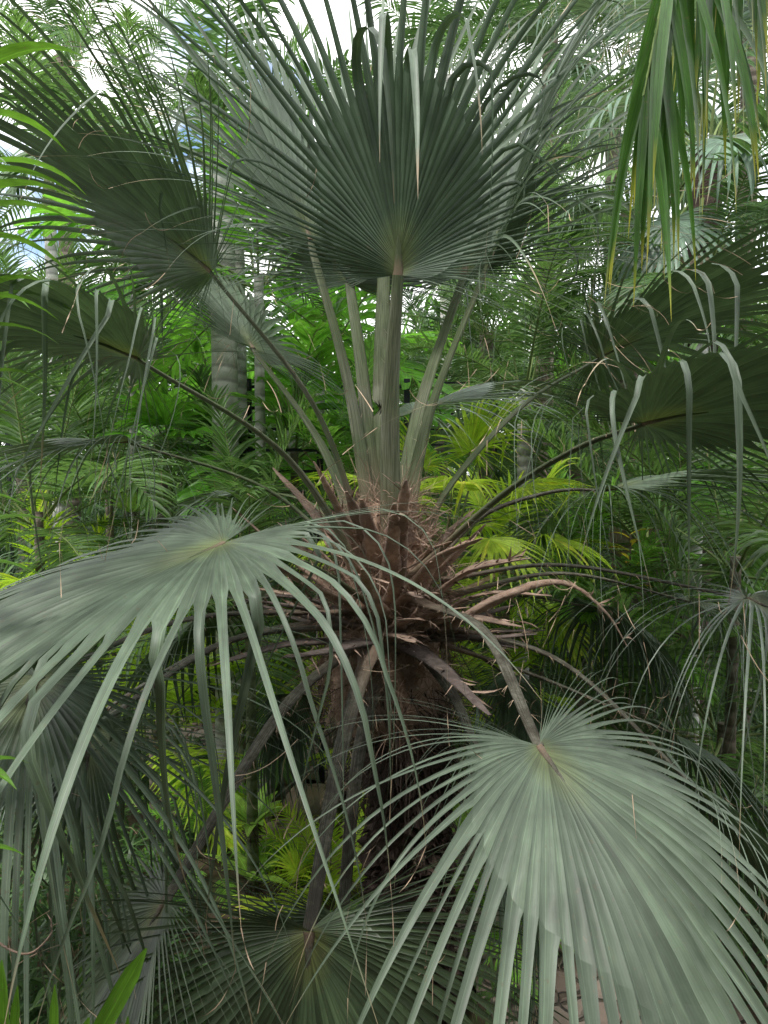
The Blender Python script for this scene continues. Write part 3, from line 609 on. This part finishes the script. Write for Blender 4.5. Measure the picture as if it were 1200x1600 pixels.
LOW = [
 (698, 835, 4.3, 'limefan', 'yellow green fan palm glowing just right of the upright stalks', 16, .95, 0, 3, 'palm'),
 (790, 900, 5.2, 'limefan', 'second yellow green fan palm, lower and right of the glowing one', 14, .9, 0, 4, 'palm'),
 (560, 760, 5.3, 'fern', 'pale green fern just behind the left of the crown heart', 14, 1.3, 0, 3, 'fern'),
 (60, 800, 4.8, 'green', 'feathery dark green palm clump under the left grey fans', 12, .8, 0, 3, 'palm'),
 (170, 760, 6.0, 'green', 'feathery green palm behind the hanging grey tips at left', 12, .8, 0, 3, 'palm'),
 (240, 1130, 5.0, 'lime', 'lime green feather palm low at left behind the curved stalks', 12, 1.0, 0, 3, 'palm'),
 (450, 1180, 5.3, 'lime', 'lime green feather palm left of the dark trunk, above the path', 10, .9, 0, 3, 'palm'),
 (100, 1000, 5.3, 'lime', 'bright feather palm half hidden by the large left fan', 10, .9, 0, 3, 'palm'),
 (760, 1080, 5.6, 'lime', 'lime green feather palm right of the dark trunk', 10, .9, 0, 3, 'palm'),
 (515, 1370, 4.2, 'lime', 'small soft green palm by the rocks left of the trunk', 12, .52, 0, 3, 'palm'),
 (495, 1440, 3.9, 'limefan', 'tiny yellow green fan seedling above the bottom fan leaf', 8, .5, 0, 2, 'palm'),
 (715, 1500, 3.9, 'fern', 'green fern on the path edge right of the trunk', 12, .9, 1, 4, 'fern'),
 (330, 1320, 4.4, 'fern', 'green fern beside the thin ringed stem, low at left', 12, .8, 0, 4, 'fern'),
 (910, 880, 5.2, 'fern', 'bright fern in the shade behind the long drooping grey tips', 12, 1.0, 0, 4, 'fern'),
 (960, 950, 4.8, 'fern', 'fern under the twin arching stalks at right', 12, 1.0, 0, 4, 'fern'),
 (1010, 840, 5.6, 'green', 'dark feather palm clump behind the right stalks', 12, .9, 0, 3, 'palm'),
 (1150, 870, 4.2, 'green', 'dark green feather palm with glossy leaflets at the right edge', 12, .85, 0, 3, 'palm'),
 (1130, 1130, 4.4, 'green', 'dark feather palm in deep shade at the lower right', 12, .9, 0, 4, 'palm'),
 (960, 1130, 5.0, 'green', 'shaded feather palm behind the lower right fan leaf', 12, .8, 0, 4, 'palm'),
 (1180, 700, 6.0, 'broad', 'broad leafed plant below the right fan with pale green leaves', 10, .8, 0, 3, 'plant'),
 (460, 700, 5.6, 'broad', 'broad leafed green palm hanging behind the left stalks', 10, .8, 0, 4, 'palm'),
 (340, 640, 8.0, 'broad', 'green broad leafed palm left of the thick grey trunk', 12, .9, 0, 4, 'palm'),
 (380, 900, 5.2, 'green', 'dark feather palm under the left arching stalks', 12, .8, 0, 4, 'palm'),
 (640, 700, 8.0, 'green', 'green feather palm in the gap behind the central stalks', 12, .8, 0, 4, 'palm'),
]
for (px, py, d, s_, lab, n, sc, e0, e1, cat) in LOW:
    make_palm(px, py, d, s_, lab, n=n, scale=sc, r=.035, tm=M_brntrunk, cat=cat, name={'palm': 'small_palm', 'fern': 'fern', 'plant': 'broad_leaf_plant'}[cat], emin=e0, emax=e1)

# ------------------------------------------------------------------ ringed thin stem with two bird's nest ferns
g0 = P(396, 1400, 4.1); top = P(396, 950, 4.1)
root = thing('slim_palm', 'slim green ringed palm stem carrying two nest ferns, left of the dark trunk', 'palm', (g0[0], g0[1], 0))
link('trunk', trunk_mesh(top[2] + .2, .032, M_grntrunk, flare=1.1), root)
add_crown(root, 'green', 8, top[2] + .2, .55, 0, 3, r0=.02)
def nest_fern(c, label, n=13, L=.24, wd=.065, mass=True, z0=None):
    root = thing('nest_fern', label, 'fern', c)
    mb = MB(); az = np.arange(n) * 2.4; el = rng.uniform(.3, 1.0, n)
    D = np.stack([np.cos(az) * np.cos(el), np.sin(az) * np.cos(el), np.sin(el)], -1)
    ribbons(mb, M_nest, D * np.array([.04, .04, 0]), D, Z, L * rng.uniform(.7, 1.15, n), wd, steps=8, g=1.1, fold=.12, prof=lambda t: float(np.clip(math.sin(math.pi * (0.1 + .86 * t ** .8)), .05, 1)))
    link('leaf', mb.mesh('leaf'), root).name = 'foliage'
    if mass:
        mb = MB(); k = 160; a = rng.uniform(0, 6.28, k); r = np.stack([np.cos(a), np.sin(a), 0 * a], -1)
        ribbons(mb, M_oldtrunk, r * .03 + Z * rng.uniform(-.09, .01, k)[:, None], r + rng.normal(0, .5, (k, 3)), Z, rng.uniform(.03, .07, k), .006, steps=3, g=1.5)
        link('root_ball', mb.mesh('root_ball'), root)
M_nest = leaf_mat('nest fern leaf', (0.38, 0.60, 0.12), (0.42, 0.62, 0.2), trans=.4, vary=.2, rough=.35, hub=(.35, .5, .15))
nest_fern(P(394, 1285, 4.08), 'pale green nest fern, upper one on the slim ringed stem')
nest_fern(P(394, 1372, 4.05), 'pale green nest fern, lower one on the slim ringed stem', L=.25, wd=.06)
nest_fern(P(728, 1300, 4.3), 'nest fern rosette right of the dark trunk by the path', L=.24, mass=False)
nest_fern(P(205, 800, 5.6), 'spiky pale green bromeliad like rosette on a thin trunk at left', n=16, L=.42, wd=.05)
nest_fern(P(1060, 700, 6.4), 'pale green broad rosette left of the stout white trunk', n=14, L=.5, wd=.09)

# lime licuala-like blades at left
def round_fan(px, py, d, label, s=.34):
    c = P(px, py, d); root = thing('round_leaf_palm', label, 'palm', (c[0], c[1], 0))
    mb = MB(); tube(mb, M_rachis, [(0, 0, -.05), (.02, 0, c[2] * .5), (0, 0, c[2])], [.018, .014, .01], sides=6, up=(0, 1, 0)); link('stem', mb.mesh('stem'), root)
    for k, (az, el) in enumerate(((-90, 60), (-150, 25), (-30, 30), (60, 40), (180, 60))):
        mb = MB(); A = np.array([math.cos(R(az)) * math.cos(R(el)), math.sin(R(az)) * math.cos(R(el)), math.sin(R(el))])
        H = np.array([0, 0, c[2]]); pt = H + A * .18
        tube(mb, M_rachis, [H - Z * .02, H + A * .1, pt], [.008, .006, .005], sides=5)
        fan_blade(mb, pt, nrm(A - Z * .3), Z, Rr=s, spread=100, nseg=22, join=.9, g_in=.2, g_out=.1, fold_p=0, mat=M_bright, threads=False, seed=k, side_short=.1, steps_out=2, pleat=.2)
        link('leaf', mb.mesh('leaf'), root)
round_fan(265, 700, 5.2, 'palm with rounded pleated bright green leaves behind the left stalk')
round_fan(345, 715, 5.6, 'second palm with rounded pleated leaves in front of the thick grey trunk', .28)

# ------------------------------------------------------------------ overhanging strap frond, upper right
root = thing('hanging_palm_frond', 'green palm frond with yellow tipped strap leaflets hanging into the upper right corner', 'palm frond', P(1180, -330, 1.9))
o0 = P(1180, -330, 1.9)
cur = catmull([P(1330, -420, 2.1), o0, P(1110, -240, 1.75), P(1050, -60, 1.65), P(1005, 150, 1.62)], 20) - o0
mb = MB(); tube(mb, M_rachis, cur, np.linspace(.014, .003, 21), flat=.7, sides=6); link('rachis', mb.mesh('rachis'), root)
mb = MB(); n = 70; f = np.linspace(1, 19.6, n); i0 = f.astype(int); fr = (f - i0)[:, None]; b = cur[i0] * (1 - fr) + cur[np.minimum(i0 + 1, 20)] * fr
sd = np.where(np.arange(n) % 2 == 0, -1, 1)
D = np.stack([sd * rng.uniform(.05, .3, n), rng.normal(-.05, .15, n), -rng.uniform(.7, 1, n)], -1)
ribbons(mb, M_hang, b, D, np.array([0, -1.0, .2]), rng.uniform(.5, .72, n) * np.where(f > 15, .8, 1.05), rng.uniform(.016, .03, n), steps=12, g=3.0, fold=.16, twist=rng.normal(0, .7, n))
link('leaflets', mb.mesh('leaflets'), root)
root = thing('hanging_palm_frond', 'second frond of long green straps hanging at the far right top edge', 'palm frond', P(1250, -300, 2.3))
o0 = P(1250, -300, 2.3); cur = catmull([P(1400, -380, 2.4), P(1250, -300, 2.3), P(1130, -180, 2.1), P(1020, -60, 2.0)], 20) - o0
mb = MB(); tube(mb, M_rachis, cur, np.linspace(.014, .003, 21), flat=.7, sides=6); link('rachis', mb.mesh('rachis'), root)
mb = MB(); n = 26; f = np.linspace(1, 19.6, n); i0 = f.astype(int); fr = (f - i0)[:, None]; b = cur[i0] * (1 - fr) + cur[np.minimum(i0 + 1, 20)] * fr
D = np.stack([rng.normal(.05, .3, n), rng.normal(-.1, .25, n), -rng.uniform(.5, .9, n)], -1)
ribbons(mb, M_hang, b, D, np.array([0, -1.0, .2]), rng.uniform(.6, 1.0, n), rng.uniform(.026, .036, n), steps=12, g=3.0, fold=.16, twist=rng.normal(0, .5, n))
link('leaflets', mb.mesh('leaflets'), root)

# ------------------------------------------------------------------ left edge plants
def cane_plant(base, heights, label, tips, L=.34, wd=.045, seed=3):
    root = thing('broad_leaf_plant', label, 'plant', (base[0], base[1], 0))
    b0 = np.array([base[0], base[1], 0]); r_ = np.random.default_rng(seed)
    for (x, y, d) in tips:
        tp = P(x, y, d) - b0; cur = catmull([np.array([r_.normal(0, .05), r_.normal(0, .05), -.05]), tp * np.array([.3, .3, .5]), tp * np.array([.8, .8, .9]), tp], 18)
        mb = MB(); tube(mb, M_rachis, cur, np.linspace(.010, .003, 19), sides=6, up=(0, 1, 0)); st = link('stem', mb.mesh('stem'), root)
        mb = MB(); n = 16; ii = np.linspace(8, 18, n).astype(int); az = np.arange(n) * 2.6 + r_.uniform(0, 6)
        D = np.stack([np.cos(az), np.sin(az), .5 + 0 * az], -1)
        ribbons(mb, M_strap, cur[ii], D, Z, L * r_.uniform(.7, 1.1, n), wd, steps=9, g=2.0, fold=.18, prof=lambda t: float(np.clip(math.sin(math.pi * min(1, .08 + .92 * t ** .7)), .03, 1)))
        link('foliage', mb.mesh('foliage'), st)
cane_plant((-1.25, 1.5), 0, 'bright green cane plant leaning in along the upper left edge', [(-60, 130, 1.6), (-50, 260, 1.9), (-95, 330, 1.5), (-30, 440, 2.1)])
cane_plant((-1.05, 1.25), 0, 'shorter bright leafy shoot at the left edge beside the large grey fan', [(-60, 810, 1.35), (-75, 1190, 1.3)], L=.2, wd=.035, seed=8)
bpos = P(60, 1800, 1.25); root = thing('strap_leaf_plant', 'bright green strap leaves poking up at the bottom left corner', 'plant', (bpos[0], bpos[1], 0))
bo = np.array([bpos[0], bpos[1], 0])
for (x0, y0, x1, y1, d, wd) in ((110, 1700, 230, 1482, 1.2, .03), (10, 1720, 3, 1500, 1.25, .022), (15, 1740, 28, 1540, 1.3, .018), (85, 1740, 86, 1538, 1.3, .017), (195, 1740, 200, 1588, 1.4, .02), (90, 1740, 140, 1590, 1.25, .03)):
    a = P(x0, y0, d); bb = P(x1, y1, d - .03); ln = np.linalg.norm(bb - a) 
    mb = MB(); dd = nrm(bb - a); lo_ = a - dd * .35
    ribbons(mb, M_strap, [lo_ - bo], dd + Z * .02, np.array([0, -1.0, .3]), ln + .35, wd, steps=14, g=.08, fold=.2, prof=lambda t: min(1, (1.02 - t) * 9) ** .6 if t < 1.0 else .12, v=[.6])
    tube(mb, M_strap, [(0, 0, 0), (lo_ - bo) * .6, lo_ - bo], [.012, .011, .009], sides=6, v=.4, up=(0, 1, 0))
    link('leaf', mb.mesh('leaf'), root)

# ------------------------------------------------------------------ ground, path, rocks
def sheet(name, x0, x1, y0, y1, nx, ny, mat, zf, z0=0.0):
    xs = np.linspace(x0, x1, nx); ys = np.linspace(y0, y1, ny); X, Y = np.meshgrid(xs, ys, indexing='ij')
    V = np.stack([X, Y, zf(X, Y) + z0], -1); idx = np.arange(nx * ny).reshape(nx, ny)
    mb = MB(); mb.add(V.reshape(-1, 3), np.stack([idx[:-1, :-1], idx[1:, :-1], idx[1:, 1:], idx[:-1, 1:]], -1).reshape(-1, 4), mat)
    return link(name, mb.mesh(name))
M_soil = rough_mat('leaf litter soil', (0.06, 0.045, 0.03), (0.12, 0.09, 0.06), (0.05, 0.07, 0.025), scale=14, bump=.8)
tag(sheet('ground', -60, 60, -12, 90, 120, 120, M_soil, lambda X, Y: .03 * np.sin(X * 1.3) * np.cos(Y * 1.1) - .03), None, None, kind='structure')
m, n, out = mat_base('flagstone'); tco = N_(n, 'ShaderNodeTexCoord')
wn = N_(n, 'ShaderNodeTexNoise'); wn.inputs['Scale'].default_value = 6; n.links.new(tco.outputs['Object'], wn.inputs['Vector'])
ws = N_(n, 'ShaderNodeVectorMath', operation='SCALE'); ws.inputs['Scale'].default_value = .12; n.links.new(wn.outputs['Color'], ws.inputs[0])
wob = N_(n, 'ShaderNodeVectorMath', operation='ADD'); n.links.new(tco.outputs['Object'], wob.inputs[0]); n.links.new(ws.outputs[0], wob.inputs[1])
v1 = N_(n, 'ShaderNodeTexVoronoi', feature='DISTANCE_TO_EDGE'); v1.inputs['Scale'].default_value = 7.0; v1.inputs['Randomness'].default_value = 1; n.links.new(wob.outputs[0], v1.inputs['Vector'])
v2 = N_(n, 'ShaderNodeTexVoronoi'); v2.inputs['Scale'].default_value = 7.0; n.links.new(wob.outputs[0], v2.inputs['Vector'])
nz = N_(n, 'ShaderNodeTexNoise'); nz.inputs['Scale'].default_value = 25; nz.inputs['Detail'].default_value = 6; n.links.new(tco.outputs['Object'], nz.inputs['Vector'])
sep = N_(n, 'ShaderNodeSeparateColor'); n.links.new(v2.outputs['Color'], sep.inputs[0])
col = mixc(n, sep.outputs[0], (0.19, 0.14, 0.11), (0.32, 0.27, 0.225)); col = mixc(n, mrange(n, nz.outputs['Fac'], .4, .65, 0, .5), col, (.2, .16, .13))
col = mixc(n, mrange(n, v1.outputs['Distance'], .012, .035, 1, 0), col, (.05, .045, .035))
p_ = N_(n, 'ShaderNodeBsdfPrincipled'); n.links.new(col, p_.inputs['Base Color']); p_.inputs['Roughness'].default_value = .8
bu = N_(n, 'ShaderNodeBump'); bu.inputs['Distance'].default_value = .03; n.links.new(mrange(n, v1.outputs['Distance'], 0, .12, 0, 1), bu.inputs['Height']); n.links.new(bu.outputs[0], p_.inputs['Normal']); n.links.new(p_.outputs[0], out.inputs['Surface'])
M_flag = m
# stepped path winding behind the palm
mb = MB(); cs = catmull([(1.2, 2.6, .012), (.75, 4.2, .012), (.5, 5.3, .03), (-.6, 6.2, .03), (-2.2, 6.9, .03)], 40)
dd = nrm(np.gradient(cs, axis=0)); sdv = np.stack([-dd[:, 1], dd[:, 0], 0 * dd[:, 0]], -1)
W_ = np.stack([cs - sdv * .55, cs, cs + sdv * .55], 1); W_[..., 2] += .02
idx = np.arange(W_.shape[0] * 3).reshape(-1, 3)
mb.add(W_.reshape(-1, 3), np.stack([idx[:-1, 1:], idx[:-1, :-1], idx[1:, :-1], idx[1:, 1:]], -1).reshape(-1, 4), M_flag)
tag(link('path', mb.mesh('path')), None, None, kind='structure')
M_rock = rough_mat('brown stone', (0.24, 0.18, 0.135), (0.34, 0.28, 0.23), (0.14, 0.13, 0.10), scale=7, bump=.8, vary=.3)
def rock(px, py, d, s, label, seed):
    r_ = np.random.default_rng(seed); c = P(px, py, d); mb = MB()
    nu, nv = 14, 9; u = np.linspace(0, 2 * np.pi, nu, endpoint=False); vv = np.linspace(-1.45, 1.45, nv)
    X = np.stack([np.cos(vv)[:, None] * np.cos(u), np.cos(vv)[:, None] * np.sin(u), np.broadcast_to(np.sin(vv)[:, None], (nv, nu))], -1)
    for _ in range(9):
        a = nrm(r_.normal(size=3)); dpt = X @ a; k = r_.uniform(.55, .85); X = X - np.maximum(dpt - k, 0)[..., None] * a
    X = X * np.array(s) + r_.normal(0, .006, X.shape)
    idx = np.arange(nu * nv).reshape(nv, nu); nx = np.roll(idx, -1, 1)
    mb.add(X.reshape(-1, 3), np.stack([idx[:-1], nx[:-1], nx[1:], idx[1:]], -1).reshape(-1, 4), M_rock, r_.random()); 
    zc = s[2] * .7 if c[2] < .6 else c[2]
    tag(link('rock', mb.mesh('rock', smooth=False), None, (c[0], c[1], zc)), label, 'rock')
rock(545, 1410, 4.3, (.2, .16, .17), 'pale brown boulder left of the dark trunk base', 1)
rock(440, 1400, 4.7, (.22, .16, .14), 'grey brown boulder right of the slim ringed stem', 2)
rock(490, 1360, 5.2, (.2, .16, .16), 'rounded stone behind the small soft green palm', 3)
rock(555, 1480, 3.9, (.17, .14, .1), 'low flat stone beside the trunk above the bottom fan', 4)
rock(300, 1300, 5.0, (.25, .2, .2), 'brown boulder behind the left curved stalk', 5)
rock(770, 1330, 4.9, (.13, .12, .07), 'small stone on the edge of the flagstone path', 6)
rock(690, 1290, 5.4, (.14, .1, .1), 'small rough stone beyond the path', 7)
rock(560, 1230, 6.2, (.4, .3, .3), 'large shaded boulder behind the trunk', 8)
rock(1005, 860, 6.4, (.3, .25, .9), 'tall reddish brown rock in the shade at right', 9)

# ------------------------------------------------------------------ garden frames
M_paint = rough_mat('dark blue black paint', (0.015, 0.017, 0.022), (0.03, 0.033, 0.04), scale=10, bump=.05, rough=.4)
def box(mb, c, s, mat):
    c = np.array(c); s = np.array(s) / 2
    V = [c + s * np.array(q) for q in ((-1, -1, -1), (1, -1, -1), (1, 1, -1), (-1, 1, -1), (-1, -1, 1), (1, -1, 1), (1, 1, 1), (-1, 1, 1))]
    mb.add(V, [[0, 3, 2, 1], [4, 5, 6, 7], [0, 1, 5, 4], [1, 2, 6, 5], [2, 3, 7, 6], [3, 0, 4, 7]], mat)
def frame(px, py, d, w_, h_, label, cat='railing', bars=5):
    c = P(px, py, d); root = thing('garden_railing', label, cat, (c[0], c[1], 0)); ztop = c[2]
    for s in (-1, 1):
        mb = MB(); box(mb, (s * w_ / 2, 0, ztop / 2), (.045, .045, ztop), M_paint); link('post', mb.mesh('post', False), root)
    for k in range(bars):
        mb = MB(); box(mb, (0, 0, ztop - .06 - k * h_ / bars), (w_ - .047, .02, .022), M_paint); link('rail', mb.mesh('rail', False), root)
frame(512, 592, 5.6, 1.2, .8, 'dark painted railing between the upright stalks and the left stalks')
frame(120, 640, 10.0, 1.9, .7, 'dark railing behind the arching palm at the left')
frame(440, 690, 5.3, .55, 1.2, 'narrow dark post frame beside the slim grey trunk', bars=4)
frame(680, 590, 8.6, 1.4, .9, 'dark railing glimpsed right of the central stalks')

# ------------------------------------------------------------------ undergrowth and far wood
def tufts(name, pts, mats, nleaf, L, W, seed, steps=3):
    r_ = np.random.default_rng(seed); mb = MB(); n = len(pts)
    which = r_.integers(0, len(mats), n)
    for mi, mt in enumerate(mats):
        c = pts[which == mi]; m_ = len(c)
        if not m_: continue
        cc = np.repeat(c, nleaf, 0); k = len(cc)
        D = r_.normal(0, 1, (k, 3)); D[:, 2] = np.abs(D[:, 2]) * .8
        vv = np.repeat(r_.random(m_), nleaf) * .6 + r_.random(k) * .4
        ribbons(mb, mt, cc + r_.normal(0, .03, (k, 3)), D, Z, r_.uniform(.6, 1.2, k) * L, W, steps=steps, g=1.3, fold=.15, v=vv, three=False)
    return link(name, mb.mesh(name))
def scatter(n, x, y, zfun, seed, keep=None):
    r_ = np.random.default_rng(seed); q = np.stack([r_.uniform(*x, n), r_.uniform(*y, n), np.zeros(n)], -1)
    if keep is not None: q = q[keep(q)]
    q[:, 2] = zfun(q, r_); return q
def off_path(q):
    dmin = np.min(np.linalg.norm(q[:, None, :2] - cs[None, ::2, :2], axis=2), 1)
    return (dmin > .62) & (np.hypot((q[:, 0] + .35) / .9, (q[:, 1] - 4.5) / 1.2) > 1) & (np.hypot(q[:, 0] - HEART[0], q[:, 1] - HEART[1]) > .45)
pts = scatter(2600, (-4.5, 4.5), (2.2, 8), lambda q, r: r.uniform(0, .35, len(q)) , 1, off_path)
tag(tufts('ground_cover', pts, [M_dark, M_mid, M_coco], 12, .22, .022, 1), 'low dark green ground cover under the palms', 'ground cover', kind='stuff')
pts = scatter(5200, (-9, 9), (6.8, 15), lambda q, r: r.uniform(0, 1, len(q)) ** 1.2 * (1.2 + .16 * (q[:, 1] - 5)), 2, lambda q: (np.abs(q[:, 0]) < 1 + .62 * q[:, 1]))
tag(tufts('undergrowth', pts, [M_dark, M_mid, M_dark, M_coco], 14, .38, .04, 2), 'dense mixed green undergrowth behind the palms', 'undergrowth', kind='stuff')
pts = scatter(11000, (-26, 26), (15, 34), lambda q, r: r.uniform(0, 1, len(q)) * (5.2 + .9 * np.sin(q[:, 0] * .7) + .12 * (q[:, 1] - 15)), 3, lambda q: (np.abs(q[:, 0]) < 2 + .62 * q[:, 1]))
tag(tufts('far_trees', pts, [M_mid, M_coco, M_dark, M_bright], 16, .85, .09, 3), 'distant mass of green trees closing off the view', 'trees', kind='stuff')

pts = scatter(4200, (-12, 12), (-9, -2.0), lambda q, r: r.uniform(0, 1, len(q)) * 6.3, 9)  # unseen trees, added to block light from behind the camera and deepen contrast
tag(tufts('added_shade_trees', pts, [M_coco, M_dark, M_mid], 14, .8, .12, 9), 'unseen green trees added behind the viewpoint to shade the scene', 'trees', kind='stuff')

root = thing('twig', 'thin curved reddish dry twig hanging at the lower left edge', 'twig', P(-30, 1440, 1.7))
o0 = P(-30, 1440, 1.7); cur = catmull([o0 - Z * 0, P(5, 1478, 1.7), P(45, 1490, 1.68), P(78, 1462, 1.66), P(80, 1440, 1.66)], 20) - o0
mb = MB(); tube(mb, M_stub, cur, np.linspace(.0032, .0016, 21), sides=6, bump=.1)
ribbons(mb, M_stub, cur[[6, 12, 18, 20, 20]], np.array([[.2, -.3, 1], [-.3, 0, -1], [.8, 0, .6], [.3, 0, 1], [-.5, .2, .8]]), Z, .02, .004, steps=3, g=.3)
link('stem', mb.mesh('stem'), root)
# two small yellow leaves of a croton among the right hand shade
cpt = P(985, 835, 4.6); root = thing('croton', 'small shrub with a few bright yellow and red streaked leaves in the shade at right', 'shrub', (cpt[0], cpt[1], 0))
mb = MB(); tube(mb, M_brntrunk, [(0, 0, -.05), (.02, 0, cpt[2] * .5), (0, 0, cpt[2])], [.012, .01, .006], sides=6, up=(0, 1, 0)); link('stem', mb.mesh('stem'), root)
M_croton = leaf_mat('croton leaf', (0.6, 0.5, 0.04), (0.5, 0.4, 0.05), trans=.3, tip=(.4, .08, .03), tip_at=.6, vary=.3)
mb = MB(); a = np.arange(14) * 2.4; D = np.stack([np.cos(a), np.sin(a), .5 + 0 * a], -1)
ribbons(mb, M_croton, np.array([0, 0, cpt[2]]) - Z * np.linspace(0, .35, 14)[:, None], D, Z, .15, .028, steps=6, g=1.2, prof=lambda t: float(np.clip(math.sin(math.pi * (.08 + .88 * t)), .05, 1)))
link('foliage', mb.mesh('foliage'), root)
